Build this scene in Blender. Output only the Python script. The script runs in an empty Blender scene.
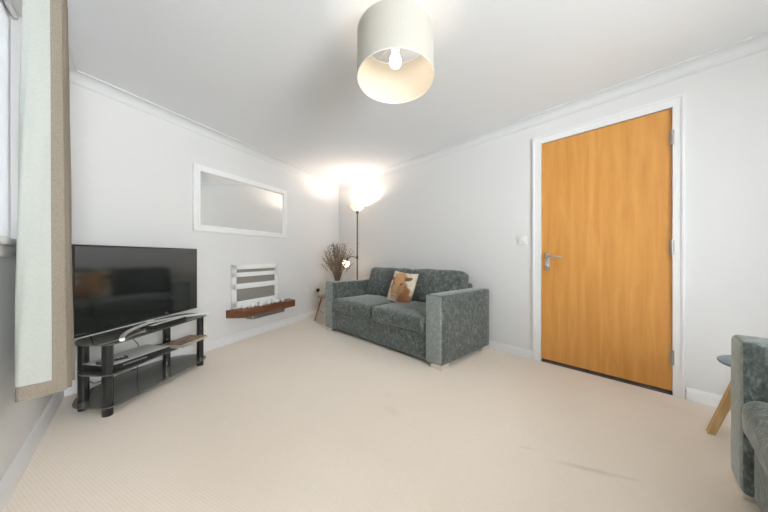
import bpy, bmesh, math, random
from mathutils import Vector, Matrix, noise
PI = math.pi
rnd = random.Random(7)
scn = bpy.context.scene
COL = scn.collection

# ------------------------------------------------------------------ materials
def new_mat(name):
    m = bpy.data.materials.new(name); m.use_nodes = True
    nt = m.node_tree; nt.nodes.clear()
    out = nt.nodes.new('ShaderNodeOutputMaterial')
    return m, nt, out
def N(nt, t, **kw):
    n = nt.nodes.new(t)
    for k, v in kw.items():
        if k in n.inputs: n.inputs[k].default_value = v
        else: setattr(n, k, v)
    return n
def coords(nt, scale=(1, 1, 1), rot=(0, 0, 0)):
    tc = N(nt, 'ShaderNodeTexCoord'); mp = N(nt, 'ShaderNodeMapping')
    mp.inputs['Scale'].default_value = scale; mp.inputs['Rotation'].default_value = rot
    nt.links.new(tc.outputs['Object'], mp.inputs['Vector'])
    return mp.outputs['Vector']
def ramp(nt, src, stops):
    r = N(nt, 'ShaderNodeValToRGB'); e = r.color_ramp.elements
    while len(e) < len(stops): e.new(.5)
    for el, (p, c) in zip(e, stops): el.position = p; el.color = (*c, 1)
    nt.links.new(src, r.inputs['Fac']); return r.outputs['Color']
def bump(nt, src, strength, dist, bsdf, prev=None):
    b = N(nt, 'ShaderNodeBump', Strength=strength, Distance=dist)
    nt.links.new(src, b.inputs['Height'])
    if prev: nt.links.new(prev, b.inputs['Normal'])
    nt.links.new(b.outputs['Normal'], bsdf.inputs['Normal']); return b.outputs['Normal']
def plain(name, col, rough=.5, metal=0, nscale=60, nstr=.05, var=.04, coat=0, spec=.5, sheen=0):
    m, nt, out = new_mat(name)
    b = N(nt, 'ShaderNodeBsdfPrincipled', Roughness=rough, Metallic=metal)
    b.inputs['Coat Weight'].default_value = coat
    b.inputs['Specular IOR Level'].default_value = spec
    b.inputs['Sheen Weight'].default_value = sheen
    v = coords(nt)
    n = N(nt, 'ShaderNodeTexNoise', Scale=nscale, Detail=4.0); nt.links.new(v, n.inputs['Vector'])
    c = ramp(nt, n.outputs['Fac'], [(.3, tuple(x*(1-var) for x in col)), (.7, tuple(min(1, x*(1+var)) for x in col))])
    nt.links.new(c, b.inputs['Base Color'])
    if nstr: bump(nt, n.outputs['Fac'], nstr, .002, b)
    nt.links.new(b.outputs[0], out.inputs[0]); return m

M = {}
M['wall'] = plain('wall_paint', (.715, .712, .71), .85, nscale=90, nstr=.06, var=.008, spec=.2)
M['ceiling'] = plain('ceiling_paint', (.80, .82, .845), .9, nscale=70, nstr=.05, var=.008, spec=.2)
M['trim'] = plain('white_gloss_paint', (.775, .775, .78), .38, nscale=30, nstr=.02, var=.01)
M['cove'] = plain('cove_paint', (.70, .71, .72), .8, nscale=30, nstr=.0, var=.01, spec=.2)
M['frame_white'] = plain('white_frame_paint', (.82, .82, .82), .5, nscale=40, nstr=.05, var=.02)
M['upvc'] = plain('white_upvc', (.85, .85, .86), .3, nstr=0, var=.01)
M['chrome'] = plain('brushed_chrome', (.62, .61, .60), .28, 1, nscale=120, nstr=.02, var=.05)
M['hinge'] = plain('satin_steel_hinge', (.42, .40, .38), .45, .8, nstr=0)
M['silver'] = plain('silver_plastic', (.72, .72, .71), .3, .6, nstr=0)
M['darkmetal'] = plain('dark_bronze_metal', (.10, .085, .075), .4, .7, nstr=.02)
M['foot'] = plain('satin_cream_metal', (.70, .67, .62), .35, .5, nstr=0)
M['black_gloss'] = plain('black_gloss_metal', (.012, .014, .014), .18, nstr=0, coat=.3)
M['black'] = plain('black_plastic', (.014, .014, .015), .4, nstr=.02)
M['blackrubber'] = plain('black_rubber', (.012, .012, .012), .6, nstr=0)
M['boxgrey'] = plain('silver_grey_lid', (.78, .78, .77), .35, .1, nstr=.02)
M['pebble'] = plain('white_pebble', (.82, .81, .79), .55, nscale=25, nstr=.2, var=.06)
M['socket'] = plain('white_socket_plastic', (.76, .76, .76), .35, nstr=0, var=.01)
M['tabletop'] = plain('blue_grey_tabletop', (.20, .27, .33), .45, nscale=12, nstr=.03, var=.1)
M['vase'] = plain('stone_vase_glaze', (.42, .38, .33), .5, nscale=20, nstr=.2, var=.15)
M['twig'] = plain('dried_twig', (.20, .13, .08), .85, nscale=60, nstr=.1, var=.35)
M['plume'] = plain('dried_plume', (.30, .21, .15), .95, nscale=60, nstr=.1, var=.3)
M['steel'] = plain('grey_steel', (.35, .36, .37), .35, .8, nstr=0)
M['fireback'] = plain('firebox_grey', (.16, .15, .13), .35, nscale=5, nstr=.02, var=.25)
M['thresh'] = plain('dark_wood_threshold', (.055, .035, .025), .5, nscale=30, nstr=.1, var=.3)
M['paper_a'] = plain('magazine_orange_cover', (.27, .17, .10), .3, nscale=22, nstr=0, var=.75)
M['paper_b'] = plain('magazine_grey_cover', (.25, .26, .26), .4, nscale=14, nstr=0, var=.4)
M['paper'] = plain('page_edges', (.55, .48, .38), .8, nscale=80, nstr=.1, var=.1)
M['cord'] = plain('white_cord', (.78, .78, .75), .6, nstr=0)
M['brass'] = plain('lamp_holder_white', (.75, .72, .66), .4, nstr=0)

def carpet():
    m, nt, out = new_mat('beige_loop_carpet')
    b = N(nt, 'ShaderNodeBsdfPrincipled', Roughness=.95); b.inputs['Specular IOR Level'].default_value = .1
    b.inputs['Sheen Weight'].default_value = .4; b.inputs['Sheen Roughness'].default_value = .6
    v = coords(nt, rot=(0, 0, math.radians(-63)))
    big = N(nt, 'ShaderNodeTexNoise', Scale=1.1, Detail=3.0); nt.links.new(v, big.inputs['Vector'])
    mid = N(nt, 'ShaderNodeTexNoise', Scale=38.0, Detail=5.0); nt.links.new(v, mid.inputs['Vector'])
    # rows of loops, about 9 mm apart
    w1 = N(nt, 'ShaderNodeTexWave', wave_type='BANDS', bands_direction='X', Scale=27.0, Distortion=.8); w1.inputs['Detail Scale'].default_value = 6
    w2 = N(nt, 'ShaderNodeTexWave', wave_type='BANDS', bands_direction='Y', Scale=37.0, Distortion=.8); w2.inputs['Detail Scale'].default_value = 6
    nt.links.new(v, w1.inputs['Vector']); nt.links.new(v, w2.inputs['Vector'])
    mul = N(nt, 'ShaderNodeMath', operation='MULTIPLY'); nt.links.new(w1.outputs['Fac'], mul.inputs[0]); nt.links.new(w2.outputs['Fac'], mul.inputs[1])
    add = N(nt, 'ShaderNodeMath', operation='MULTIPLY_ADD'); add.inputs[1].default_value = .5
    nt.links.new(mid.outputs['Fac'], add.inputs[0]); nt.links.new(mul.outputs[0], add.inputs[2])
    c1 = ramp(nt, add.outputs[0], [(.15, (.80, .70, .59)), (.75, (.88, .78, .67))])
    c2 = ramp(nt, big.outputs['Fac'], [(.35, (.97, .955, .935)), (.65, (1, 1, 1))])
    mx = N(nt, 'ShaderNodeMix', data_type='RGBA', blend_type='MULTIPLY'); mx.inputs[0].default_value = 1
    nt.links.new(c1, mx.inputs[6]); nt.links.new(c2, mx.inputs[7])
    cur = mx.outputs[2]
    # old faint stains: (x, y, angle, half length, half width, strength)
    tc = N(nt, 'ShaderNodeTexCoord')
    nz = N(nt, 'ShaderNodeTexNoise', Scale=14.0, Detail=4.0); nt.links.new(tc.outputs['Object'], nz.inputs['Vector'])
    for (sx, sy, ang, hl, hw, st) in [(.95, 1.27, -22, .20, .022, .30), (.72, 1.42, -22, .06, .012, .2), (.05, 1.75, -55, .11, .05, .10), (.03, 1.95, 80, .10, .03, .08)]:
        mp = N(nt, 'ShaderNodeMapping', vector_type='TEXTURE')
        mp.inputs['Location'].default_value = (sx, sy, 0); mp.inputs['Rotation'].default_value = (0, 0, math.radians(ang)); mp.inputs['Scale'].default_value = (hl, hw, 1)
        nt.links.new(tc.outputs['Object'], mp.inputs['Vector'])
        ln = N(nt, 'ShaderNodeVectorMath', operation='LENGTH'); nt.links.new(mp.outputs[0], ln.inputs[0])
        ad = N(nt, 'ShaderNodeMath', operation='ADD'); nt.links.new(ln.outputs['Value'], ad.inputs[0]); nt.links.new(nz.outputs['Fac'], ad.inputs[1])
        mr = N(nt, 'ShaderNodeMapRange'); mr.inputs['From Min'].default_value = .55; mr.inputs['From Max'].default_value = 1.45
        mr.inputs['To Min'].default_value = st; mr.inputs['To Max'].default_value = 0
        nt.links.new(ad.outputs[0], mr.inputs['Value'])
        x = N(nt, 'ShaderNodeMix', data_type='RGBA'); nt.links.new(mr.outputs[0], x.inputs[0]); nt.links.new(cur, x.inputs[6]); x.inputs[7].default_value = (.30, .25, .19, 1)
        cur = x.outputs[2]
    nt.links.new(cur, b.inputs['Base Color'])
    bump(nt, add.outputs[0], .16, .003, b)
    nt.links.new(b.outputs[0], out.inputs[0]); return m
M['carpet'] = carpet()

def chenille(name, k):
    m, nt, out = new_mat(name)
    b = N(nt, 'ShaderNodeBsdfPrincipled', Roughness=.85); b.inputs['Sheen Weight'].default_value = .5; b.inputs['Sheen Roughness'].default_value = .4
    b.inputs['Sheen Tint'].default_value = (.8, .86, .83, 1); b.inputs['Specular IOR Level'].default_value = .2
    v = coords(nt)
    a = N(nt, 'ShaderNodeTexNoise', Scale=24.0, Detail=9.0, Roughness=.72, Distortion=.3); nt.links.new(v, a.inputs['Vector'])
    v2 = coords(nt, scale=(1, 1, .35))
    f = N(nt, 'ShaderNodeTexNoise', Scale=110.0, Detail=3.0); nt.links.new(v2, f.inputs['Vector'])
    ma = N(nt, 'ShaderNodeMath', operation='MULTIPLY_ADD'); ma.inputs[1].default_value = .55; nt.links.new(f.outputs['Fac'], ma.inputs[0]); nt.links.new(a.outputs['Fac'], ma.inputs[2])
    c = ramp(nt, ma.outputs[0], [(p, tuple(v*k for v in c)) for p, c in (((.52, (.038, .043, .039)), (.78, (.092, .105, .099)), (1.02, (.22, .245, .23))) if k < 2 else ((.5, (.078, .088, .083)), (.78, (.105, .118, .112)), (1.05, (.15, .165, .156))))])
    nt.links.new(c, b.inputs['Base Color'])
    bump(nt, f.outputs['Fac'], .5, .004, b)
    nt.links.new(b.outputs[0], out.inputs[0]); return m
M['sofa'] = chenille('grey_green_chenille', 1.1)
M['sofa_lit_pile'] = chenille('grey_green_chenille_lit_pile', 2.3)  # paler copy of the chenille, light on the pile put into its colour

def wood(name, dark, light, sc=(14, 14, 1.2), rough=.35, figure=0, bstr=.03, coat=0):
    m, nt, out = new_mat(name)
    b = N(nt, 'ShaderNodeBsdfPrincipled', Roughness=rough); b.inputs['Coat Weight'].default_value = coat
    v = coords(nt, scale=sc)
    a = N(nt, 'ShaderNodeTexNoise', Scale=1.6, Detail=7.0, Roughness=.6, Distortion=.8); nt.links.new(v, a.inputs['Vector'])
    src = a.outputs['Fac']
    if figure:
        v3 = coords(nt, scale=(3.2, 3.2, .75))
        w = N(nt, 'ShaderNodeTexWave', wave_type='BANDS', bands_direction='X', Scale=1.1, Distortion=9.0, Detail=2.0); w.inputs['Detail Scale'].default_value = .6
        nt.links.new(v3, w.inputs['Vector'])
        mx = N(nt, 'ShaderNodeMix'); mx.inputs[0].default_value = figure
        nt.links.new(src, mx.inputs[2]); nt.links.new(w.outputs['Fac'], mx.inputs[3]); src = mx.outputs[0]
    c = ramp(nt, src, [(.3, dark), (.7, light)])
    nt.links.new(c, b.inputs['Base Color']); bump(nt, a.outputs['Fac'], bstr, .002, b)
    nt.links.new(b.outputs[0], out.inputs[0]); return m
M['door'] = wood('honey_veneer', (.57, .245, .047), (.68, .33, .078), figure=.12, coat=.15)
M['shelf'] = wood('walnut_veneer', (.10, .035, .016), (.22, .082, .036), sc=(1.4, 14, 14), rough=.4, bstr=.1)
M['legwood'] = wood('pale_ash_leg', (.60, .40, .17), (.74, .53, .27), sc=(12, 12, 1.5))
M['stoolwood'] = wood('warm_oak', (.26, .13, .055), (.40, .22, .10), sc=(12, 12, 1.5))

def fabric(name, col, dark, scale=260, transl=0, rough=.9):
    m, nt, out = new_mat(name)
    b = N(nt, 'ShaderNodeBsdfPrincipled', Roughness=rough); b.inputs['Specular IOR Level'].default_value = .15
    v = coords(nt)
    a = N(nt, 'ShaderNodeTexNoise', Scale=float(scale), Detail=3.0); nt.links.new(v, a.inputs['Vector'])
    c = ramp(nt, a.outputs['Fac'], [(.35, dark), (.65, col)])
    nt.links.new(c, b.inputs['Base Color']); bump(nt, a.outputs['Fac'], .3, .001, b)
    if transl:
        t = N(nt, 'ShaderNodeBsdfTranslucent'); nt.links.new(c, t.inputs['Color'])
        mx = N(nt, 'ShaderNodeMixShader'); mx.inputs[0].default_value = transl
        nt.links.new(b.outputs[0], mx.inputs[1]); nt.links.new(t.outputs[0], mx.inputs[2]); nt.links.new(mx.outputs[0], out.inputs[0])
    else: nt.links.new(b.outputs[0], out.inputs[0])
    return m
M['curtain'] = fabric('taupe_curtain_cloth', (.30, .26, .21), (.20, .17, .135), 380)
M['lining'] = fabric('cream_curtain_lining', (.47, .485, .45), (.445, .46, .425), 120, .08)
M['blind'] = fabric('white_blind_fabric', (.80, .81, .83), (.78, .79, .81), 200, .155)
M['shade'] = fabric('cream_lampshade_fabric', (.54, .515, .465), (.51, .485, .435), 200, .16)
M['glassbowl'] = fabric('opal_glass_shade', (.88, .84, .78), (.86, .82, .76), 20, .6, .4)

def glass(name, tint, ior=1.45, rough=0.0):
    m, nt, out = new_mat(name)
    t = N(nt, 'ShaderNodeBsdfTransparent'); t.inputs[0].default_value = (*tint, 1)
    g = N(nt, 'ShaderNodeBsdfGlossy', Roughness=rough)
    fr = N(nt, 'ShaderNodeFresnel', IOR=ior)
    mx = N(nt, 'ShaderNodeMixShader')
    nt.links.new(fr.outputs[0], mx.inputs[0]); nt.links.new(t.outputs[0], mx.inputs[1]); nt.links.new(g.outputs[0], mx.inputs[2])
    nt.links.new(mx.outputs[0], out.inputs[0]); return m
M['pane'] = glass('window_glass', (.97, .98, .97))
def grey_glass():
    m, nt, out = new_mat('smoked_grey_glass')
    t = N(nt, 'ShaderNodeBsdfTransparent'); t.inputs[0].default_value = (.40, .42, .40, 1)
    d = N(nt, 'ShaderNodeBsdfDiffuse'); d.inputs[0].default_value = (.25, .25, .22, 1)
    g = N(nt, 'ShaderNodeBsdfGlossy', Roughness=.01); fr = N(nt, 'ShaderNodeFresnel', IOR=1.6)
    a = N(nt, 'ShaderNodeMixShader'); a.inputs[0].default_value = .45
    nt.links.new(t.outputs[0], a.inputs[1]); nt.links.new(d.outputs[0], a.inputs[2])
    mx = N(nt, 'ShaderNodeMixShader'); nt.links.new(fr.outputs[0], mx.inputs[0]); nt.links.new(a.outputs[0], mx.inputs[1]); nt.links.new(g.outputs[0], mx.inputs[2])
    nt.links.new(mx.outputs[0], out.inputs[0]); return m
M['smoked'] = grey_glass()
def simple(name, **kw):
    m, nt, out = new_mat(name); b = N(nt, 'ShaderNodeBsdfPrincipled', **kw); nt.links.new(b.outputs[0], out.inputs[0]); return m
M['screen'] = simple('tv_screen_glass', **{'Base Color': (.006, .007, .007, 1), 'Roughness': .085, 'IOR': 2.55})
M['mirror'] = simple('mirror_silver', **{'Base Color': (.96, .965, .955, 1), 'Metallic': 1.0, 'Roughness': .015})
M['fireglass'] = simple('fire_glass', **{'Base Color': (.27, .26, .24, 1), 'Roughness': .12, 'IOR': 1.6})
def emit(name, col, s):
    m, nt, out = new_mat(name); e = N(nt, 'ShaderNodeEmission', Strength=s); e.inputs[0].default_value = (*col, 1); nt.links.new(e.outputs[0], out.inputs[0]); return m
M['bulb'] = emit('warm_bulb', (1, .84, .66), 34)
M['bulb_up'] = emit('warm_uplighter_bulb', (1, .82, .68), 700)
M['globe'] = emit('warm_reading_globe', (1, .78, .52), 9)
def printed():
    m, nt, out = new_mat('printed_cow_cotton')
    b = N(nt, 'ShaderNodeBsdfPrincipled', Roughness=.85)
    at = N(nt, 'ShaderNodeVertexColor', layer_name='print'); v = coords(nt)
    a = N(nt, 'ShaderNodeTexNoise', Scale=60.0, Detail=4.0); nt.links.new(v, a.inputs['Vector'])
    c = ramp(nt, a.outputs['Fac'], [(.3, (.8, .8, .8)), (.7, (1, 1, 1))])
    mx = N(nt, 'ShaderNodeMix', data_type='RGBA', blend_type='MULTIPLY'); mx.inputs[0].default_value = .6
    nt.links.new(at.outputs[0], mx.inputs[6]); nt.links.new(c, mx.inputs[7]); nt.links.new(mx.outputs[2], b.inputs['Base Color'])
    nt.links.new(b.outputs[0], out.inputs[0]); return m
M['print'] = printed()

# ------------------------------------------------------------------ mesh helpers
class MB:
    def __init__(s): s.bm = bmesh.new()
    def add(s, verts, faces):
        vs = [s.bm.verts.new(v) for v in verts]
        for f in faces:
            try: s.bm.faces.new([vs[i] for i in f])
            except ValueError: pass
        return vs
    def box(s, x0, x1, y0, y1, z0, z1, bev=0, seg=2, mat=None):
        t = bmesh.new(); bmesh.ops.create_cube(t, size=1)
        for v in t.verts: v.co = Vector(((x0+x1)/2+v.co.x*(x1-x0), (y0+y1)/2+v.co.y*(y1-y0), (z0+z1)/2+v.co.z*(z1-z0)))
        if bev: bmesh.ops.bevel(t, geom=t.edges[:], offset=bev, segments=seg, profile=.5, affect='EDGES')
        s.merge(t, mat)
    def merge(s, t, mat=None):
        if mat is not None: bmesh.ops.transform(t, matrix=mat, verts=t.verts)
        mp = {v: s.bm.verts.new(v.co) for v in t.verts}
        for f in t.faces: s.bm.faces.new([mp[v] for v in f.verts])
        t.free()
    def prism(s, poly, z0, z1, bev=0, mat=None):
        t = bmesh.new(); a = [t.verts.new((x, y, z0)) for x, y in poly]; f = t.faces.new(a)
        r = bmesh.ops.extrude_face_region(t, geom=[f]); up = [v for v in r['geom'] if isinstance(v, bmesh.types.BMVert)]
        for v in up: v.co.z = z1
        bmesh.ops.recalc_face_normals(t, faces=t.faces)
        if bev: bmesh.ops.bevel(t, geom=t.edges[:], offset=bev, segments=2, profile=.5, affect='EDGES')
        s.merge(t, mat)
    def lathe(s, prof, seg=32, mat=None, closed=False):
        t = bmesh.new(); rings = []
        for r, z in prof:
            rings.append([t.verts.new((r*math.cos(2*PI*i/seg), r*math.sin(2*PI*i/seg), z)) for i in range(seg)] if r > 1e-6 else [t.verts.new((0, 0, z))])
        pairs = list(zip(rings, rings[1:])) + ([(rings[-1], rings[0])] if closed else [])
        for a, b in pairs:
            for i in range(seg):
                j = (i+1) % seg
                if len(a) == 1 and len(b) == 1: continue
                if len(a) == 1: t.faces.new([a[0], b[j], b[i]])
                elif len(b) == 1: t.faces.new([a[i], a[j], b[0]])
                else: t.faces.new([a[i], a[j], b[j], b[i]])
        bmesh.ops.recalc_face_normals(t, faces=t.faces); s.merge(t, mat)
    def tube(s, pts, r, seg=8, flat=1, r1=None):
        t = bmesh.new(); pts = [Vector(p) for p in pts]; rings = []
        for i, p in enumerate(pts):
            d = (pts[min(i+1, len(pts)-1)] - pts[max(i-1, 0)]).normalized()
            a = d.cross(Vector((0, 0, 1)))
            if a.length < .05: a = Vector((1, 0, 0)); a = (a - d*a.dot(d))
            a.normalize(); b = a.cross(d)
            rr = r if r1 is None else r + (r1-r)*i/(len(pts)-1)
            rings.append([t.verts.new(p + a*rr*math.cos(2*PI*k/seg) + b*rr*flat*math.sin(2*PI*k/seg)) for k in range(seg)])
        for q, w in zip(rings, rings[1:]):
            for k in range(seg): t.faces.new([q[k], q[(k+1) % seg], w[(k+1) % seg], w[k]])
        t.faces.new(rings[0]); t.faces.new(rings[-1][::-1])
        bmesh.ops.recalc_face_normals(t, faces=t.faces); s.merge(t)
    def ball(s, c, r, sc=(1, 1, 1), seg=16):
        t = bmesh.new(); bmesh.ops.create_uvsphere(t, u_segments=seg, v_segments=max(6, seg//2), radius=r)
        s.merge(t, Matrix.Translation(c) @ Matrix.Diagonal((*sc, 1)))
    def soft(s, hx, hy, hz, r, crown=(0, 0, 0), wob=0, mat=None, nin=9, seed=0, pinch=0):
        """upholstered block: rounded box whose faces bulge outwards"""
        def axis(h):
            arc = [h-r+r*math.sin(a*PI/8) for a in range(1, 4)] + [h]
            inner = [-(h-r) + 2*(h-r)*i/nin for i in range(nin+1)]
            return [-x for x in arc[::-1]] + inner + arc
        ax = [axis(h) for h in (hx, hy, hz)]; H = (hx, hy, hz); t = bmesh.new(); cache = {}
        def vert(i, j, k):
            if (i, j, k) in cache: return cache[i, j, k]
            p = Vector((ax[0][i], ax[1][j], ax[2][k]))
            q = Vector([max(-(H[a]-r), min(H[a]-r, p[a])) for a in range(3)])
            d = p-q
            if d.length > 1e-9: p = q + d.normalized()*r
            u = [p[a]/H[a] for a in range(3)]
            for a in range(3):
                o = [b for b in range(3) if b != a]
                p[a] += crown[a]*u[a]*(1-u[o[0]]**2)*(1-u[o[1]]**2)
            if wob:
                n = noise.noise_vector(p*5+Vector((seed*3.1, seed, 0))); p += n*wob
            cache[i, j, k] = t.verts.new(p); return cache[i, j, k]
        L = [len(a)-1 for a in ax]
        for a in range(3):
            b, c = (a+1) % 3, (a+2) % 3
            for side in (0, L[a]):
                for j in range(L[b]):
                    for k in range(L[c]):
                        q = []
                        for dj, dk in ((0, 0), (1, 0), (1, 1), (0, 1)):
                            ijk = [0, 0, 0]; ijk[a] = side; ijk[b] = j+dj; ijk[c] = k+dk; q.append(vert(*ijk))
                        t.faces.new(q if side else q[::-1])
        s.merge(t, mat)
    def build(s, name, mat, parent=None, smooth=35, mw=None):
        bmesh.ops.recalc_face_normals(s.bm, faces=s.bm.faces)
        me = bpy.data.meshes.new(name); s.bm.to_mesh(me); s.bm.free()
        me.materials.append(mat)
        if smooth:
            me.polygons.foreach_set('use_smooth', [True]*len(me.polygons))
            me.set_sharp_from_angle(angle=math.radians(smooth))
        o = bpy.data.objects.new(name, me); COL.objects.link(o)
        if parent: o.parent = parent
        if mw is not None: o.matrix_world = mw
        return o
def frame(o, d, z=0):
    """local x runs along d, local y is 90 degrees anticlockwise from it"""
    d = Vector((d[0], d[1], 0)).normalized(); y = Vector((-d.y, d.x, 0))
    return Matrix(((d.x, y.x, 0, o[0]), (d.y, y.y, 0, o[1]), (0, 0, 1, z), (0, 0, 0, 1)))
def thing(name, label, cat, mw=Matrix(), group=None):
    e = bpy.data.objects.new(name, None); e.empty_display_size = .1; COL.objects.link(e); e.matrix_world = mw
    e['label'] = label; e['category'] = cat
    if group: e['group'] = group
    return e
def tag(o, label, cat, group=None):
    o['label'] = label; o['category'] = cat
    if group: o['group'] = group
    return o
def struct(o): o['kind'] = 'structure'; return o

# ------------------------------------------------------------------ the room plan
D = Vector((-.66002, .75125)); NR = Vector((.75125, .66002))       # along the door wall, and across the room towards it
LD = Vector((.3927, .91967)); LN = Vector((.91967, -.3927))        # along the slanting wall with the mirror, and into the room
C1 = Vector((-.8347, 5.2074)); C2 = Vector((-2.2321, 1.9346))
B2 = NR*(-.40) + D*(-2.5); B1 = NR*2.81 + D*(-2.5)
ROOM = [C1, C2, B2, B1]; CEIL = 2.27
F_FAR = frame(C2, LD)          # +y goes into the wall
F_RIGHT = frame(C1, -D)        # +y goes into the wall
F_LEFT = frame(C2, -D)         # +y goes into the room
F_BACK = frame(B1, B2-B1)      # +y goes into the wall
def inset(i, o):
    """corner i of the room plan moved in by o from both its walls"""
    p = ROOM[i]; a = (ROOM[i]-ROOM[i-1]).normalized(); b = (ROOM[(i+1) % 4]-ROOM[i]).normalized()
    na = Vector((-a.y, a.x)); nb = Vector((-b.y, b.x)); k = o/(1+na.dot(nb)); return p + (na+nb)*k

FL = [inset(i, -.14) for i in range(4)]
m = MB(); m.prism([tuple(p) for p in FL], -.08, 0); struct(m.build('floor', M['carpet'], smooth=0))
m = MB(); m.prism([tuple(p) for p in FL], CEIL, CEIL+.1); struct(m.build('ceiling', M['ceiling'], smooth=0))

LEN = [(ROOM[(i+1) % 4]-ROOM[i]).length for i in range(4)]   # far, left, back, right
def wall(name, mw, length, out, openings, ext=.12):
    """out: +1 when +y is the outside"""
    m = MB(); t = .14
    y0, y1 = (0, t) if out > 0 else (-t, 0)
    xs = -ext
    for (a, b, z0, z1) in openings:
        m.box(xs, a, y0, y1, 0, CEIL)
        if z0 > 0: m.box(a, b, y0, y1, 0, z0)
        m.box(a, b, y0, y1, z1, CEIL); xs = b
    m.box(xs, length+ext, y0, y1, 0, CEIL)
    return struct(m.build(name, M['wall'], smooth=0, mw=mw))
WIN = (.62, 2.25, 1.015, 2.195)
WIN_FILL = (1.70, 3.08, .10, 2.12)  # unseen back-wall opening, added and sized to let in fill light
DOOR = (3.455, 4.345, 0, 2.03)
wall('wall_far', F_FAR, LEN[0], 1, [], ext=0.0)
wall('wall_left', F_LEFT, LEN[1], -1, [WIN], ext=.10)
wall('wall_back', F_BACK, LEN[2], 1, [WIN_FILL])
wall('wall_right', F_RIGHT, LEN[3], 1, [DOOR], ext=.10)

def run(name, i, prof, mat, gaps=()):
    """a moulding along wall i of the plan, mitred in the corners; prof: (distance from the wall, height)"""
    m = MB(); L = LEN[i]; a = ROOM[i]; d = (ROOM[(i+1) % 4]-a).normalized(); nn = Vector((-d.y, d.x))
    cuts = [None] + [g for gp in gaps for g in gp] + [None]
    for s0, s1 in zip(cuts[::2], cuts[1::2]):
        A = []; Bv = []
        for o, z in prof:
            p = inset(i, o) if s0 is None else a + d*s0 + nn*o
            q = inset((i+1) % 4, o) if s1 is None else a + d*s1 + nn*o
            A.append((p.x, p.y, z)); Bv.append((q.x, q.y, z))
        n = len(prof)
        m.add(A+Bv, [(k, (k+1) % n, n+(k+1) % n, n+k) for k in range(n)] + [tuple(range(n)), tuple(range(2*n-1, n-1, -1))])
    return struct(m.build(name, mat, smooth=30))
cove = [(0, CEIL), (0, CEIL-.068), (.006, CEIL-.068), (.006, CEIL-.060)] + [(.078-.066*math.cos(a*PI/16)+0*a, CEIL-.062+.054*math.sin(a*PI/16)) for a in range(0, 9)] + [(.084, CEIL-.008), (.084, CEIL)]
for k, i in enumerate((3, 0, 1, 2)): run('trim_%d' % (k+1), i, cove, M['cove'])
skirt = [(0, 0), (.016, 0), (.016, .075), (.012, .083), (.010, .092), (.005, .098), (0, .10)]
gap = (LEN[3]-4.39, LEN[3]-3.41)     # ROOM edge 3 starts at B1
run('baseboard_far', 0, skirt, M['trim'])
run('baseboard_left', 1, skirt, M['trim'])
run('baseboard_back', 2, skirt, M['trim'])
run('baseboard_right', 3, [(o, z*.78) for o, z in skirt], M['trim'], [gap])

# door with lining and architrave
m = MB()
for (x0, x1, e0, e1) in ((3.405, 3.475, 3.405, 3.420), (4.325, 4.382, 4.368, 4.382)):
    m.box(x0, x1, -.014, 0, 0, 2.0119); m.box(e0, e1, -.019, -.0139, 0, 2.067)
m.box(3.405, 4.382, -.014, 0, 2.012, 2.082); m.box(3.405, 4.382, -.019, -.0139, 2.067, 2.082)
m.box(3.455, 3.475, 0, .14, 0, 2.03); m.box(4.325, 4.345, 0, .14, 0, 2.03); m.box(3.455, 4.345, 0, .14, 2.012, 2.03)
m.box(3.475, 3.49, .046, .07, 0, 2.012); m.box(4.31, 4.325, .046, .07, 0, 2.012); m.box(3.475, 4.325, .046, .07, 1.995, 2.012)
struct(m.build('trim_5', M['trim'], mw=F_RIGHT))
m = MB(); m.box(3.455, 4.345, -.004, .14, 0, .007); struct(m.build('trim_6', M['thresh'], smooth=0, mw=F_RIGHT))
m = MB(); m.box(3.479, 4.321, .002, .044, .028, 2.008, .0015, 1)
door = struct(m.build('door_1', M['door'], mw=F_RIGHT))
m = MB(); m.box(3.479, 4.321, .003, .040, .009, .0275, .001, 1); m.build('bottom_edge', M['thresh'], door).matrix_parent_inverse = Matrix()
hd = MB()
hd.box(3.510, 3.548, -.008, .002, .845, 1.005, .012, 3)
hh = hd.build('handle_plate', M['chrome'], door)
hd = MB(); X, Z = 3.530, .968
hd.tube([(X, -.008, Z), (X, -.026, Z)], .016, 16)
hd.tube([(X, -.022, Z), (X, -.045, Z), (X+.006, -.054, Z), (X+.02, -.058, Z), (X+.06, -.058, Z), (X+.11, -.056, Z-.002), (X+.122, -.052, Z-.002)], .0095, 12)
hd.build('lever', M['chrome'], hh)
hd = MB(); hd.tube([(X, -.006, .885), (X, -.020, .885)], .011, 12); hd.box(X-.012, X+.012, -.028, -.018, .878, .892, .004, 2); hd.build('turn_knob', M['chrome'], hh)
for z in (1.80, 1.035, .265):
    h = MB(); h.box(4.311, 4.3205, -.001, .003, z-.05, z+.05, .0006, 1); h.box(4.3235, 4.333, -.0155, -.0135, z-.05, z+.05, .0006, 1)
    h.tube([(4.322, -.012, z-.052), (4.322, -.012, z+.052)], .0075, 10)
    for k in range(5): h.tube([(4.322, -.012, z-.05+k*.0245), (4.322, -.012, z-.048+k*.0245)], .0082, 10)
    h.build('hinge', M['hinge'], door)

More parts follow.
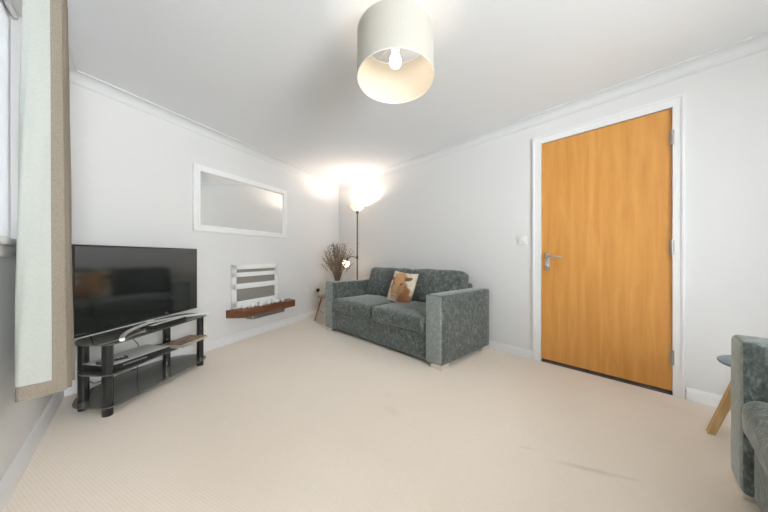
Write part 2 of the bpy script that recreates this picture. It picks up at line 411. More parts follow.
# windows
def window(name, mw, W, sgn, mull, sill=True):
    """sgn +1 when +y is the outside"""
    x0, x1, z0, z1 = W
    def yb(a, b): return (a, b) if sgn > 0 else (-b, -a)
    a, b = yb(.085, .135); m = MB(); t = .055
    m.box(x0, x1, a, b, z0, z0+t, .006); m.box(x0, x1, a, b, z1-t, z1, .006)
    m.box(x0, x0+t, a, b, z0+t, z1-t, .006); m.box(x1-t, x1, a, b, z0+t, z1-t, .006)
    for k in range(1, mull):
        x = x0+(x1-x0)*k/mull; m.box(x-.035, x+.035, a, b, z0+t, z1-t, .006)
    o = struct(m.build(name, M['upvc'], mw=mw))
    c, d = yb(.108, .114)
    for k in range(mull):
        g = MB(); g.box(x0+(x1-x0)*k/mull+.04, x0+(x1-x0)*(k+1)/mull-.04, c, d, z0+.04, z1-.04); g.build('pane', M['pane'], o, smooth=0)
    if sill:
        e, f = yb(-.030, .10); s = MB(); s.box(x0-.06, x1+.06, min(e, 0 if sgn > 0 else e), max(f, 0) if sgn > 0 else f, z0, z0+.028, .008, 3)
        e, f = yb(-.016, -.0005)
        s.box(x0-.05, x1+.05, e, f, z0-.045, z0-.0005, .006, 2)
        s.build('window_sill', M['trim'], o)
    return o
window('window_1', F_LEFT, WIN, -1, 2)
window('fill_window', F_BACK, WIN_FILL, 1, 2)  # added behind the camera for fill light, never in view

# roller blind cassette in the window reveal with its cord
b = thing('roller_blind', 'white roller blind at the top of the window beside the curtain, cord hanging', 'blind', F_LEFT)
m = MB(); m.tube([(.64, -.066, 2.181), (2.23, -.066, 2.181)], .012, 16); m.build('roll', M['blind'], b)
m = MB(); m.box(.64, 2.23, -.0805, -.0795, 1.05, 2.16); m.build('blind_fabric', M['blind'], b, smooth=0)
m = MB(); m.box(.64, 2.23, -.083, -.077, 1.045, 1.062, .002, 1); m.build('bottom_bar', M['upvc'], b)
m = MB(); pts = [(1.118, -.012, 2.16), (1.118, -.012, 1.60), (1.105, -.012, 1.47), (1.11, -.012, 1.42), (1.13, -.012, 1.40), (1.15, -.012, 1.43), (1.155, -.012, 1.50), (1.135, -.012, 1.70), (1.13, -.012, 2.16)]
m.tube(pts, .0028, 6); m.build('cord', M['cord'], b)

# curtain: plan path in the left wall's frame (s along the wall, q into the room)
def smooth_path(P, n=6):
    out = []
    for i in range(len(P)-1):
        p0, p1, p2, p3 = (Vector(P[max(i-1, 0)]), Vector(P[i]), Vector(P[i+1]), Vector(P[min(i+2, len(P)-1)]))
        for k in range(n):
            t = k/n; out.append(.5*((2*p1)+(p2-p0)*t+(2*p0-5*p1+4*p2-p3)*t*t+(3*p1-p0-3*p2+p3)*t**3))
    out.append(Vector(P[-1])); return out
cb = [(1.166, .176), (1.186, .128), (1.194, .080), (1.194, .056), (1.180, .044), (1.150, .052), (1.130, .105), (1.112, .158), (1.085, .178), (1.055, .125), (1.030, .060), (1.012, .110), (.998, .165), (.975, .168), (.955, .100), (.935, .060), (.915, .11), (.90, .160), (.885, .11)]
ct = [(1.168, .160), (1.178, .125), (1.182, .098), (1.182, .080), (1.172, .066), (1.155, .065), (1.125, .105), (1.105, .146), (1.085, .158), (1.060, .105), (1.040, .070), (1.020, .105), (1.005, .148), (.985, .148), (.965, .10), (.945, .070), (.925, .10), (.91, .145), (.895, .11)]
cur = thing('curtain', 'long taupe curtain with cream lining turned towards the room, beside the window', 'curtain', F_LEFT)
pb, pt = smooth_path(cb), smooth_path(ct); ZB, ZT = .412, 2.17
def sheet(i0, z0, off, th, name, mat):
    m = MB(); nz = 24; n = len(pb); rows = []
    for side in (off, off+th):
        grid = []
        for iz in range(nz+1):
            z = z0+(ZT-z0)*iz/nz; t = (z-ZB)/(ZT-ZB); r = []
            P = [pb[i].lerp(pt[i], t) for i in range(n)]
            for i in range(n):
                tg = (P[min(i+1, n-1)]-P[max(i-1, 0)]).normalized(); nn = Vector((-tg.y, tg.x))   # lining side
                w = .0035*math.sin(z*7+i*.6)*min(1, (ZT-z)*3)
                if i >= i0:
                    q = P[i]+nn*(side+w*.5); zz = z - .018*max(0, (1-t*6))*min(1, max(0, (i-30)/20))
                    r.append((q.x, q.y, zz))
            grid.append(r)
        rows.append(grid)
    w = len(rows[0][0]); V = [v for g in rows for r in g for v in r]; S = (nz+1)*w; F = []
    for a in range(nz):
        for c in range(w-1):
            k = a*w+c; F += [(k, k+1, k+1+w, k+w), (S+k, S+k+w, S+k+1+w, S+k+1)]
    for c in range(w-1): F += [(c, S+c, S+c+1, c+1), (nz*w+c, nz*w+c+1, S+nz*w+c+1, S+nz*w+c)]
    for a in range(nz): F += [(a*w, (a+1)*w, S+(a+1)*w, S+a*w), (a*w+w-1, S+a*w+w-1, S+(a+1)*w+w-1, (a+1)*w+w-1)]
    m.add(V, F); return m.build(name, mat, cur, smooth=60)
sheet(0, ZB, -.002, .003, 'face_fabric', M['curtain'])
sheet(5, ZB+.058, .0012, .002, 'lining', M['lining'])
pole = thing('curtain_pole', 'dark metal curtain pole carrying the taupe curtain above the window', 'curtain pole', F_LEFT)
m = MB(); m.tube([(.98, .115, 2.205), (2.4, .115, 2.205)], .014, 12); m.build('rod', M['darkmetal'], pole)
for x in (2.42, .972):
    m = MB(); m.ball((x, .115, 2.205), .02); m.build('finial', M['darkmetal'], pole)
for x in (1.25, 2.3):
    m = MB(); m.tube([(x, 0, 2.205), (x, .115, 2.205)], .009, 8); m.box(x-.02, x+.02, 0, .006, 2.17, 2.24, .002, 1); m.build('bracket', M['darkmetal'], pole)
for k in range(5):
    m = MB(); x = 1.00+k*.045; m.tube([(x, .115+.019*math.cos(a*PI/8), 2.198+.022*math.sin(a*PI/8)) for a in range(17)], .0028, 6)
    m.build('curtain_ring', M['darkmetal'], cur)

# ------------------------------------------------------------------ sofas
def make_sofa(label, mw, L=1.86, dp=.85):
    """local x: along the front from its right arm as seen from outside; y: depth away from the front"""
    s = thing('sofa', label, 'sofa', mw); A = .18
    m = MB(); m.soft((L-2*A)/2+.01, (dp-.05)/2, .12, .012, mat=Matrix.Translation((L/2, .03+(dp-.05)/2, .16))); m.build('base', M['sofa'], s)
    for x in (A/2, L-A/2):
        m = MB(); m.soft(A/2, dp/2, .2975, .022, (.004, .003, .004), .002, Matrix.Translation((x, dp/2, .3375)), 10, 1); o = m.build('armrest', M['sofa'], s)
        o.data.materials.append(M['sofa_lit_pile'])   # front faces: light catching the brushed pile, painted in as a paler colour
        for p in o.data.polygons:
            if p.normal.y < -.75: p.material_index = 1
    m = MB(); m.soft((L-2*A)/2-.003, .055, .20, .03, mat=Matrix.Translation((L/2, dp-.06, .48))); m.build('backrest', M['sofa'], s)
    cw = (L-2*A)/2
    for k in range(2):
        x = A+cw*(k+.5)
        m = MB(); m.soft(cw/2-.004, .325, .078, .045, (.006, .012, .022), .006, Matrix.Translation((x, .322, .358)) @ Matrix.Rotation(math.radians(1.0), 4, 'X'), 10, k+2)
        m.build('seat_cushion', M['sofa'], s)
        m = MB(); m.soft(cw/2-.004, .085, .205, .055, (.006, .035, .012), .010, Matrix.Translation((x, .660, .606)) @ Matrix.Rotation(math.radians(-17), 4, 'X'), 10, k+5)
        m.build('back_cushion', M['sofa'], s)
    for x, sx in ((0, 1), (L, -1)):
        for y, sy in ((0, 1), (dp, -1)):
            m = MB(); q = [(x+sx*.012, y+sy*.012), (x+sx*.13, y+sy*.012), (x+sx*.13, y+sy*.045), (x+sx*.045, y+sy*.045), (x+sx*.045, y+sy*.13), (x+sx*.012, y+sy*.13)]
            m.prism(q if sx*sy > 0 else q[::-1], 0, .042, .003); m.build('foot', M['foot'], s)
    return s
u1 = Vector((-.684, .729))
# x axis along u would put +y on the wrong side, so the sofa is laid out from its other end
def sofa_frame(right_corner, u, L=1.86):
    c = Vector(right_corner)+Vector(u).normalized()*L
    return frame(c, -Vector(u))
make_sofa('grey-green two-seater sofa between the floor lamp and the honey wood door', sofa_frame((.486, 2.352), (-.682, .731)))
make_sofa('grey-green sofa close by with the blue-grey round table behind its arm', sofa_frame((.266, -.160), (.669, .743)))
S1 = sofa_frame((.486, 2.352), (-.682, .731))

# printed cushion on the first sofa
def cow(u, v):
    def sm(d, w=.10): return max(0, min(1, .5-d/w))
    def mix(a, b, t): return tuple(x+(y-x)*t for x, y in zip(a, b))
    def el(cx, cy, rx, ry, ang=0):
        x, y = u-cx, v-cy; c, s = math.cos(ang), math.sin(ang); x, y = x*c+y*s, -x*s+y*c
        return math.hypot(x/rx, y/ry)-1
    u, v = (u+.05)*.80, (v-.02)*.84
    n = noise.noise(Vector((u*5, v*5, 1))); n2 = noise.noise(Vector((u*14, v*4, 5)))
    c = (.72, .64, .50)
    c = mix(c, (.30, .13, .055), sm(el(.42, -.50, .44, .62, .2)+n*.3, .25))       # neck in shade brown
    c = mix(c, (.42, .22, .10), sm(el(-.06, .08, .50, .72)+n*.25, .2))            # head
    c = mix(c, (.20, .09, .045), sm(el(-.62, .38, .22, .10, -.3)+n*.2, .3))       # ears
    c = mix(c, (.20, .09, .045), sm(el(.48, .42, .24, .11, .3)+n*.2, .3))
    c = mix(c, (.58, .32, .14), sm(el(-.08, .42, .34, .40)+n2*.5, .3))            # fringe
    c = mix(c, (.52, .31, .17), sm(el(-.16, -.10, .17, .42)+n*.2, .3))            # blaze
    c = mix(c, (.60, .42, .30), sm(el(-.14, -.58, .26, .17)+n*.15, .25))          # muzzle
    c = mix(c, (.08, .045, .03), sm(el(-.36, .10, .07, .05), .6)); c = mix(c, (.08, .045, .03), sm(el(.18, .10, .07, .05), .6))
    c = mix(c, (.12, .06, .045), sm(el(-.26, -.56, .05, .04), .8)); c = mix(c, (.12, .06, .045), sm(el(-.03, -.56, .05, .04), .8))
    return mix(c, tuple(x*.75 for x in c), max(0, min(1, n2*1.2)))
def cushion(half=.192, thick=.065):
    n = 44; bm = bmesh.new(); lay = bm.loops.layers.float_color.new('print'); G = {}
    for side in (-1, 1):
        for i in range(n+1):
            for j in range(n+1):
                u, v = -1+2*i/n, -1+2*j/n
                if side == 1 and (i in (0, n) or j in (0, n)): G[side, i, j] = G[-1, i, j]; continue
                e = 1-.05*(1-v*v) if abs(u) > 0 else 1
                t = thick*((1-u**2)*(1-v**2))**.42
                x = u*half*(1-.06*(1-v*v)*abs(u)); z = v*half*(1-.06*(1-u*u)*abs(v))
                G[side, i, j] = bm.verts.new((x, side*t, z))
    for side in (-1, 1):
        for i in range(n):
            for j in range(n):
                q = [(i, j), (i+1, j), (i+1, j+1), (i, j+1)]
                try: f = bm.faces.new([G[side, a, b] for a, b in (q if side < 0 else q[::-1])])
                except ValueError: continue
                for lp, (a, b) in zip(f.loops, (q if side < 0 else q[::-1])):
                    lp[lay] = (*(cow(-1+2*a/n, -1+2*b/n) if side < 0 else (.72, .64, .50)), 1)
    me = bpy.data.meshes.new('scatter_cushion'); bm.to_mesh(me); bm.free(); me.materials.append(M['print'])
    me.polygons.foreach_set('use_smooth', [True]*len(me.polygons))
    o = bpy.data.objects.new('scatter_cushion', me); COL.objects.link(o); return o
cu = tag(cushion(), 'cream square cushion printed with a brown cow head leaning on the sofa back', 'cushion')
cu.matrix_world = S1 @ Matrix.Translation((.985, .440, .603)) @ Matrix.Rotation(math.radians(-20), 4, 'X') @ Matrix.Rotation(math.radians(4), 4, 'Y')

# ------------------------------------------------------------------ television stand
ts = thing('tv_stand', 'three-tier smoked black glass television stand in front of the white wall', 'tv stand', Matrix.Translation((-1.78, 2.12, 0)))
def rel(P): return [(x+1.78, y-2.12) for x, y in P]
def roundpoly(P, r=.05, n=4):
    out = []
    for i, p in enumerate(P):
        p = Vector(p); a = Vector(P[i-1])-p; b = Vector(P[(i+1) % len(P)])-p
        k = min(r, a.length*.45, b.length*.45); A = p+a.normalized()*k; Bq = p+b.normalized()*k
        for t in range(n+1):
            t /= n; out.append(tuple((1-t)**2*A+2*t*(1-t)*p+t*t*Bq))
    return out
top = [(-1.642, 1.672), (-1.60, 2.55), (-1.715, 2.62), (-1.86, 2.63), (-1.99, 2.15), (-1.985, 1.82), (-1.870, 1.680)]
mid = [(-1.642, 1.680), (-1.60, 2.55), (-1.70, 2.59), (-1.92, 2.17), (-1.955, 1.84), (-1.868, 1.690)]
bot = [(-1.642, 1.680), (-1.60, 2.55), (-1.74, 2.63), (-1.93, 2.56), (-2.055, 2.22), (-2.015, 1.84), (-1.893, 1.685)]
for P, z in ((top, .432), (mid, .245), (bot, .050)):
    m = MB(); m.prism(roundpoly(rel(P), .07), z, z+.008, 0); m.build('shelf', M['smoked'], ts, smooth=30)
for (x, y) in ((-1.690, 1.712), (-1.905, 1.775), (-1.645, 2.505), (-1.805, 2.325)):
    m = MB()
    for z0, z1 in ((0, .0495), (.0585, .2445), (.2535, .4315)):
        q = [(x+1.78+0.027*math.cos(a*PI/12), y-2.12+.027*math.sin(a*PI/12)) for a in range(24)]
        m.prism(q, z0, z1, .0)
    m.build('post', M['black_gloss'], ts)

# television on it
tvd = Vector((-1.778, 2.665))-Vector((-1.836, 1.650)); FT = frame((-1.836, 1.650), tvd)   # +y towards the wall
TW, TZ0, TZ1 = tvd.length, .478, 1.043
tv = thing('television', 'large flat black television on the glass stand, switched off', 'television', FT)
m = MB(); m.box(0, TW, 0, .035, TZ0, TZ1, .004, 2); m.box(.12, TW-.12, .034, .065, TZ0+.03, TZ0+.36, .012, 2); m.build('housing', M['black'], tv)
m = MB(); m.box(.011, TW-.011, -.0015, .002, TZ0+.018, TZ1-.011, .0008, 1); m.build('screen', M['screen'], tv)
m = MB(); m.box(.0, TW, -.004, .006, TZ0-.004, TZ0+.004, .0015, 1); m.build('silver_trim', M['silver'], tv)
m = MB(); m.box(TW/2-.035, TW/2+.035, -.010, .004, TZ0-.014, TZ0+.006, .004, 2); m.build('logo_tab', M['silver'], tv)
m = MB()
arc = [(.10+(TW-.22)*i/28, -.205+.19*(1-((i-14)/14)**2)**.9+.0 , .4535+.006*math.cos((i-14)/14*PI/2)) for i in range(29)]
m.tube(arc, .0145, 10, .8)
m.build('curved_foot', M['silver'], tv)
m = MB(); m.box(TW/2-.05, TW/2+.05, -.03, .03, .4405, .462, .004, 2); m.box(TW/2-.03, TW/2+.03, .010, .030, .455, TZ0+.06, .004, 2); m.build('stand_neck', M['black'], tv)

def at(x, y, z, deg=0): return Matrix.Translation((x, y, z)) @ Matrix.Rotation(math.radians(deg), 4, 'Z')
# things on the stand
sb = thing('black_bar', 'slim black bar lying on the top glass shelf before the television', 'speaker', at(-1.70, 2.20, .4405, 87))  # slim dark bar with a grey strip along its top
m = MB(); m.box(-.17, .17, -.022, .022, 0, .022, .006, 2); m.build('body', M['black'], sb)
m = MB(); m.box(-.15, .15, -.018, .018, .0222, .0235); m.build('top_strip', M['boxgrey'], sb)
bx = thing('disc_player', 'slim disc player with silver-grey lid on the middle glass shelf', 'disc player', at(-1.755, 1.930, .2535, 79))
m = MB(); m.box(-.20, .20, -.110, .10, 0.004, .040, .003, 2); m.build('case', M['black'], bx)
m = MB(); m.box(-.199, .199, -.108, .099, .0405, .0435, .001, 1); m.build('lid', M['boxgrey'], bx)
m = MB(); m.box(-.12, .03, -.1125, -.109, .018, .026, .001, 1); m.build('disc_tray', M['steel'], bx)
for x in (-.17, .17):
    for y in (-.085, .08):
        m = MB(); m.tube([(x, y, 0), (x, y, .0045)], .012, 10); m.build('foot', M['blackrubber'], bx)
rc = thing('remote_control', 'small black remote control lying on the lid of the disc player', 'remote control', at(-1.745, 1.80, .2975, 60))
m = MB(); m.box(-.075, .075, -.02, .02, 0, .014, .005, 2); m.build('body', M['black'], rc)
m = MB()
for i in range(6):
    for j in range(3): m.box(-.06+i*.02, -.048+i*.02, -.014+j*.011, -.007+j*.011, .0142, .0158)
m.build('buttons', M['boxgrey'], rc)
mags = [(-1.665, 2.335, .2535, 88, .15, .095, .010, 'paper_b', 'grey glossy magazine lowest in the pile on the middle glass shelf'),
        (-1.660, 2.345, .2640, 84, .14, .085, .009, 'paper_a', 'orange-covered magazine on top of the pile on the middle glass shelf')]
for (x, y, z, a, hx, hy, h, mt, lab) in mags:
    g = thing('magazine', lab, 'magazine', at(x, y, z, a), None)
    m = MB(); m.box(-hx, hx, -hy, hy, .001, h-.001); m.build('pages', M['paper'], g, smooth=0)
    m = MB(); m.box(-hx-.001, hx+.001, -hy-.001, hy+.001, h-.0009, h); m.box(-hx-.001, hx+.001, -hy-.001, hy+.001, 0, .0009); m.box(-hx-.001, hx+.001, hy, hy+.001, 0, h); m.build('cover', M[mt], g, smooth=0)
# cables hanging behind the shelves
def cable(name, label, pts, r=.0028):
    P = [Vector(p) for p in pts]; out = []
    for i in range(len(P)-1):
        p0, p1, p2, p3 = P[max(i-1, 0)], P[i], P[i+1], P[min(i+2, len(P)-1)]
        for k in range(8):
            t = k/8; out.append(.5*((2*p1)+(p2-p0)*t+(2*p0-5*p1+4*p2-p3)*t*t+(3*p1-p0-3*p2+p3)*t**3))
    out.append(P[-1]); m = MB(); m.tube(out, r, 6)
    return tag(m.build(name, M['blackrubber'], smooth=80), label, 'cable')
cable('power_cable', 'thin black cable hanging down behind the left posts of the television stand', [(-1.98, 1.93, .60), (-2.015, 1.92, .44), (-2.01, 1.91, .36), (-1.995, 1.885, .29), (-2.02, 1.90, .15), (-2.06, 2.0, .066), (-2.075, 2.12, .063)])
cable('power_cable', 'thin black cable dropping behind the middle of the television stand', [(-1.94, 2.28, .62), (-2.01, 2.20, .43), (-2.0, 2.22, .33), (-1.965, 2.24, .26), (-1.985, 2.25, .16), (-2.0, 2.27, .066), (-2.03, 2.25, .063)])

# ------------------------------------------------------------------ mirror on the far wall
mi = thing('wall_mirror', 'wide rectangular mirror with white frame above the electric fire', 'mirror', F_FAR)
def ring(m, x0, x1, z0, z1, w, y0, y1, bev):
    m.box(x0, x1, y0, y1, z0, z0+w, bev); m.box(x0, x1, y0, y1, z1-w, z1, bev)
    m.box(x0, x0+w, y0, y1, z0+w*.6, z1-w*.6, bev); m.box(x1-w, x1, y0, y1, z0+w*.6, z1-w*.6, bev)
m = MB(); ring(m, .885, 2.172, 1.225, 1.888, .058, -.028, -.001, .004); ring(m, .925, 2.132, 1.265, 1.848, .022, -.034, -.02, .003); m.build('frame', M['frame_white'], mi)
m = MB(); m.box(.935, 2.122, -.014, -.010, 1.275, 1.838); m.build('mirror_glass', M['mirror'], mi, smooth=0)

# ------------------------------------------------------------------ electric fire and its shelf
fi = thing('electric_fire', 'white wall-mounted electric fire with three grey slots above the walnut shelf', 'fireplace', F_FAR)
m = MB(); x0, x1, z0, z1 = 1.305, 1.992, .378, .875
sl = [(.785, .822), (.655, .735), (.455, .595)]
y0, y1 = -.030, -.002
edges = [z1]+[v for a, b in sl for v in (b, a)]+[z0]
for a, b in zip(edges[::2], edges[1::2]): m.box(x0, x1, y0, y1, b, a, .002, 1)
m.box(x0, 1.362, y0, y1, z0, z1, .002, 1); m.box(1.948, x1, y0, y1, z0, z1, .002, 1)
m.build('front_panel', M['frame_white'], fi)
m = MB(); m.box(1.35, 1.96, -.012, -.0045, .44, .84); m.build('firebox', M['fireglass'], fi, smooth=0)
sh = thing('floating_shelf', 'thick walnut shelf fixed to the white wall under the electric fire', 'shelf', F_FAR)
m = MB(); m.prism([(1.248, 0), (1.338, -.17), (2.168, -.17), (2.225, 0)], .288, .376, .003); m.build('shelf_board', M['shelf'], sh)
m = MB(); m.box(1.50, 2.02, -.125, -.002, .235, .287, .004, 1); m.build('bracket_housing', M['steel'], sh)
m = MB(); m.box(1.49, 1.56, -.132, -.118, .243, .286, .003, 1); m.build('bracket_cap', M['chrome'], sh)
peb = None
spots = []
for k in range(15):
    spots.append((1.42+k*.040+rnd.uniform(-.008, .008), -.078-.045*((k*7) % 3)/2+rnd.uniform(-.006, .006)))
for k, (x, y) in enumerate(spots):
    if peb is None:
        m = MB(); t = bmesh.new(); bmesh.ops.create_icosphere(t, subdivisions=3, radius=.02)
        for v in t.verts: v.co += noise.noise_vector(v.co*40)*.006; v.co.z *= .75
        m.merge(t); peb = m.build('pebble', M['pebble'], smooth=80); o = peb
    else: o = peb.copy(); COL.objects.link(o)
    sc = rnd.uniform(.9, 1.9)
    o.matrix_world = F_FAR @ Matrix.Translation((x, y, .376+.0145*sc)) @ Matrix.Rotation(rnd.uniform(0, 6), 4, 'Z') @ Matrix.Diagonal((sc*1.1, sc*.75, sc, 1))
    tag(o, 'small rough white pebble lying on the walnut shelf below the electric fire', 'pebble', 'white pebbles on the walnut shelf')

# sockets on the far wall and switch on the right wall
def plate(name, label, cat, mw, w, h, holes):
    p = thing(name, label, cat, mw); m = MB(); m.box(-w/2, w/2, -.009, -.0005, -h/2, h/2, .003, 2); m.build('face_plate', M['socket'], p)
    for (x, z, a, b) in holes:
        m = MB(); m.box(x-a, x+a, -.013, -.0085, z-b, z+b, .0015, 1); m.build('rocker' if cat == 'switch' else 'pin_cover', M['socket'] if cat == 'switch' else M['boxgrey'], p)
    return p
plate('wall_socket', 'white wall socket with nothing plugged in, nearer the electric fire', 'socket', F_FAR @ Matrix.Translation((2.62, 0, .435)), .086, .086, [(0, .014, .003, .006), (-.011, -.01, .005, .002), (.011, -.01, .005, .002)])
plate('wall_socket', 'white wall socket with black plug in it above the small oak table', 'socket', F_FAR @ Matrix.Translation((2.88, 0, .425)), .086, .086, [(0, .03, .006, .004)])
pl = thing('plug', 'black plug pushed into the wall socket above the small oak table', 'plug', F_FAR @ Matrix.Translation((2.88, -.0095, .425)))
m = MB(); m.box(-.024, .024, -.034, 0, -.03, .022, .006, 2); m.build('body', M['black'], pl)
m = MB(); m.tube([(0, -.02, -.029), (0, -.022, -.06), (.003, -.016, -.14), (.01, -.012, -.24), (.03, -.02, -.33), (.10, -.05, -.4), (.2, -.08, -.412)], .003, 6); m.build('flex', M['blackrubber'], pl)
plate('light_switch', 'white light switch on the wall between the sofa and the wood door', 'switch', F_RIGHT @ Matrix.Translation((3.305, 0, 1.125)), .086, .086, [(-.012, 0, .008, .014), (.012, 0, .008, .014)])

# ------------------------------------------------------------------ small oak table, plant, floor lamp
st = thing('side_table', 'small oak side table with slim splayed legs beyond the sofa arm', 'table', at(-.80, 4.25, 0, 25))
m = MB(); m.lathe([(0, .362), (.205, .362), (.212, .368), (.212, .378), (.206, .384), (0, .384)], 40); m.build('table_top', M['stoolwood'], st)
for a in (162, 282, 42):
    c, s_ = math.cos(math.radians(a)), math.sin(math.radians(a)); m = MB()
    m.tube([(c*.14, s_*.14, .361), (c*.245, s_*.245, .0)], .016, 12, r1=.011); m.build('leg', M['stoolwood'], st)
pt_ = thing('dried_grass_arrangement', 'dried brown grasses and twigs in a stoneware vase on the oak table', 'plant', at(-.715, 4.30, .3845))
m = MB(); m.lathe([(0, 0), (.05, 0), (.065, .02), (.072, .07), (.06, .12), (.035, .155), (.032, .17), (.038, .178), (.030, .178), (.026, .16), (.03, .15), (0, .03)], 28); m.build('vase', M['vase'], pt_)
m = MB(); f = MB()
for k in range(105):
    a = rnd.uniform(0, 2*PI); lean = rnd.uniform(.03, .24); h = rnd.uniform(.36, .72)*(1-lean*.9)+.10
    P = [(math.cos(a)*(.012+lean*t**1.6), math.sin(a)*(.012+lean*t**1.6), .10+(h-.05)*t) for t in (0, .25, .5, .75, 1)]
    m.tube(P, .0026, 4, r1=.0012)
    for q in range(5):
        t = rnd.uniform(.5, 1); p = Vector(P[3]).lerp(Vector(P[4]), (t-.5)*2); w = Vector((rnd.uniform(-1, 1), rnd.uniform(-1, 1), rnd.uniform(.4, 1.4)))*.045
        m.tube([p, p+w*.6, p+w], .0014, 3, r1=.0007)
    for q in range(4):
        p = Vector(P[3]).lerp(Vector(P[4]), q/3.5); f.ball(p+Vector((rnd.uniform(-.008, .008), rnd.uniform(-.008, .008), 0)), .0065, (1, 1, 2.4), 6)
o = m.build('stems', M['twig'], pt_, smooth=0); o['kind'] = 'stuff'
o = f.build('seed_heads', M['plume'], pt_, smooth=80); o['kind'] = 'stuff'

LX, LY = -.425, 4.46
fl = thing('floor_lamp', 'dark metal uplighter floor lamp with lit reading arm in the corner', 'lamp', at(LX, LY, 0))
m = MB(); m.lathe([(0, 0), (.125, 0), (.128, .008), (.12, .02), (.03, .03), (.015, .05), (0, .05)], 36); m.build('base', M['darkmetal'], fl)
m = MB(); m.tube([(0, 0, .045), (0, 0, 1.665)], .011, 12)
for z in (.6, 1.18): m.tube([(0, 0, z-.01), (0, 0, z+.01)], .014, 12)
m.tube([(0, 0, 1.655), (0, 0, 1.70)], .022, 14); m.build('pole', M['darkmetal'], fl)
m = MB(); m.lathe([(.020, 1.69), (.055, 1.70), (.095, 1.735), (.122, 1.785), (.125, 1.79), (.119, 1.787), (.09, 1.741), (.052, 1.707), (.020, 1.698)], 36); m.build('lamp_shade', M['glassbowl'], fl)
m = MB(); m.ball((0, 0, 1.745), .024, (1, 1, 1.2), 16); m.build('bulb', M['bulb_up'], fl)
m = MB(); ax = Vector((-1, -.1, 0)).normalized()
m.tube([Vector((0, 0, .925)), Vector((0, 0, .985))], .018, 12)
m.tube([ax*0+Vector((0, 0, .935)), ax*.04+Vector((0, 0, .962)), ax*.09+Vector((0, 0, .968)), ax*.14+Vector((0, 0, .950)), ax*.165+Vector((0, 0, .925))], .007, 10); m.build('reading_arm', M['darkmetal'], fl)
m = MB(); m.lathe([(.02, .0), (.034, -.006), (.040, -.03), (.036, -.034), (.03, -.01)], 20, Matrix.Translation(ax*.175+Vector((0, 0, .925)))); m.build('reading_cap', M['darkmetal'], fl)
m = MB(); m.ball(ax*.185+Vector((0, 0, .862)), .058, (1, 1, 1), 24); m.build('reading_globe', M['globe'], fl)

# ------------------------------------------------------------------ round table by the second sofa
rt = thing('side_table', 'round blue-grey side table with chunky pale wood legs against the sofa arm', 'table', at(1.93, 1.41, 0, 0))
m = MB(); m.lathe([(0, .396), (.135, .396), (.160, .404), (.165, .412), (.161, .418), (0, .420)], 48); m.build('table_top', M['tabletop'], rt)
for a in (137, 257, 17):
    c, s_ = math.cos(math.radians(a)), math.sin(math.radians(a)); t = bmesh.new(); bmesh.ops.create_cube(t, size=1)
    for v in t.verts:
        k = .187 if v.co.z < 0 else .070; w = .040 if v.co.z > 0 else .034
        r, q = k+v.co.x*w*.7, v.co.y*w
        v.co = Vector((c*r-s_*q, s_*r+c*q, 0 if v.co.z < 0 else .3955))
    bmesh.ops.bevel(t, geom=t.edges[:], offset=.004, segments=2, profile=.5, affect='EDGES')
    m = MB(); m.merge(t); m.build('leg', M['legwood'], rt)

# ------------------------------------------------------------------ ceiling pendant
pe = thing('pendant_lamp', 'cream drum shade pendant lamp with lit bulb hanging from the ceiling', 'lamp', Matrix.Translation((.060, 1.474, 0)))
m = MB(); m.lathe([(0, CEIL), (.05, CEIL), (.05, CEIL-.012), (.03, CEIL-.025), (0, CEIL-.025)], 28); m.build('ceiling_rose', M['socket'], pe)
TL = Matrix.Translation((0, 0, 2.02)) @ Matrix.Rotation(math.radians(-5), 4, 'X'); R, HB, HT = .2, -.125, .125
m = MB(); m.lathe([(R, HB), (R, HT), (R-.0025, HT), (R-.0025, HB)], 72, TL, closed=True); shd = m.build('lamp_shade', M['shade'], pe)
m = MB()
for z in (HB, HT): m.tube([TL @ Vector(((R-.001)*math.cos(a*PI/36), (R-.001)*math.sin(a*PI/36), z)) for a in range(73)], .0028, 6)
for a in range(3): m.tube([TL @ Vector((.02*math.cos(a*2*PI/3), .02*math.sin(a*2*PI/3), HT-.03)), TL @ Vector(((R-.003)*math.cos(a*2*PI/3), (R-.003)*math.sin(a*2*PI/3), HT-.004))], .002, 6)
m.build('wire_ring', M['brass'], shd)
m = MB(); m.tube([Vector((0, 0, CEIL-.02)), TL @ Vector((0, 0, .07))], .004, 8); m.build('flex', M['socket'], pe)
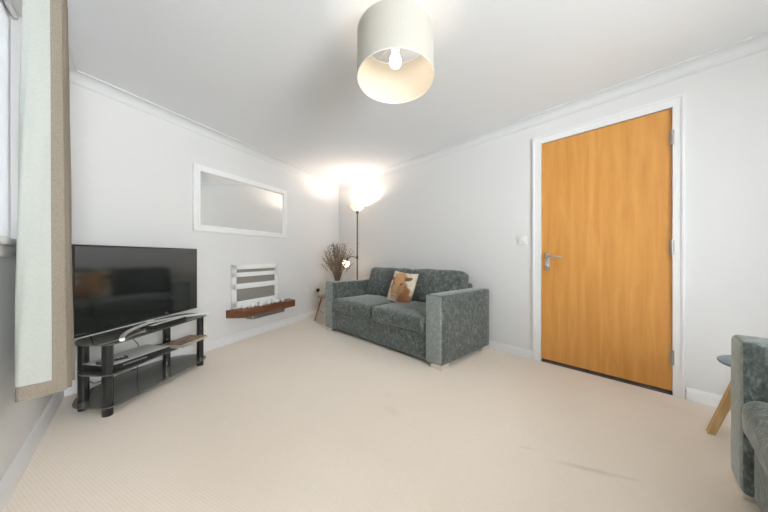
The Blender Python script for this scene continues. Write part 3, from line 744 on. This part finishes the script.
m = MB(); m.tube([TL @ Vector((0, 0, .10)), TL @ Vector((0, 0, .035))], .019, 16); m.build('bulb_holder', M['socket'], pe)
m = MB(); m.lathe([(.012, .038), (.014, .02), (.024, .0), (.031, -.022), (.028, -.042), (.015, -.056), (0, -.06)], 20, TL); m.build('bulb', M['bulb'], pe)

# ------------------------------------------------------------------ daylight, camera
w = bpy.data.worlds.new('sky'); scn.world = w; w.use_nodes = True; nt = w.node_tree; nt.nodes.clear()
bg = N(nt, 'ShaderNodeBackground', Strength=28.0); bg.inputs[0].default_value = (.93, .965, 1.0, 1)
wo = N(nt, 'ShaderNodeOutputWorld'); nt.links.new(bg.outputs[0], wo.inputs[0])
def portal(mw, W, y, inward):
    x0, x1, z0, z1 = W; l = bpy.data.lights.new('window_portal', 'AREA'); l.shape = 'RECTANGLE'; l.size = x1-x0; l.size_y = z1-z0; l.cycles.is_portal = True
    o = bpy.data.objects.new('window_portal', l); COL.objects.link(o)
    # an area light shines along its -z
    zax = -Vector(mw.to_3x3() @ Vector((0, inward, 0))); xax = Vector(mw.to_3x3() @ Vector((1, 0, 0))); yax = zax.cross(xax)
    p = mw @ Vector(((x0+x1)/2, y, (z0+z1)/2)); o.matrix_world = Matrix(((xax.x, yax.x, zax.x, p.x), (xax.y, yax.y, zax.y, p.y), (xax.z, yax.z, zax.z, p.z), (0, 0, 0, 1)))
portal(F_LEFT, WIN, -.15, 1); portal(F_BACK, WIN_FILL, .15, -1)

cam = bpy.data.cameras.new('camera'); co = bpy.data.objects.new('camera', cam); COL.objects.link(co)
co.location = (0, 0, .97); co.rotation_euler = (PI/2, 0, 0); cam.sensor_width = 36; cam.lens = 280/768*36; cam.shift_y = .5/768; cam.clip_start = .02
scn.camera = co
vs = scn.view_settings; vs.view_transform = 'Standard'; vs.look = 'None'; vs.gamma = 1; vs.use_curve_mapping = False; vs.exposure = 0.34
scn.cycles.max_bounces = 12; scn.cycles.diffuse_bounces = 8; scn.cycles.glossy_bounces = 6; scn.cycles.transparent_max_bounces = 16
scn.cycles.sample_clamp_indirect = 8
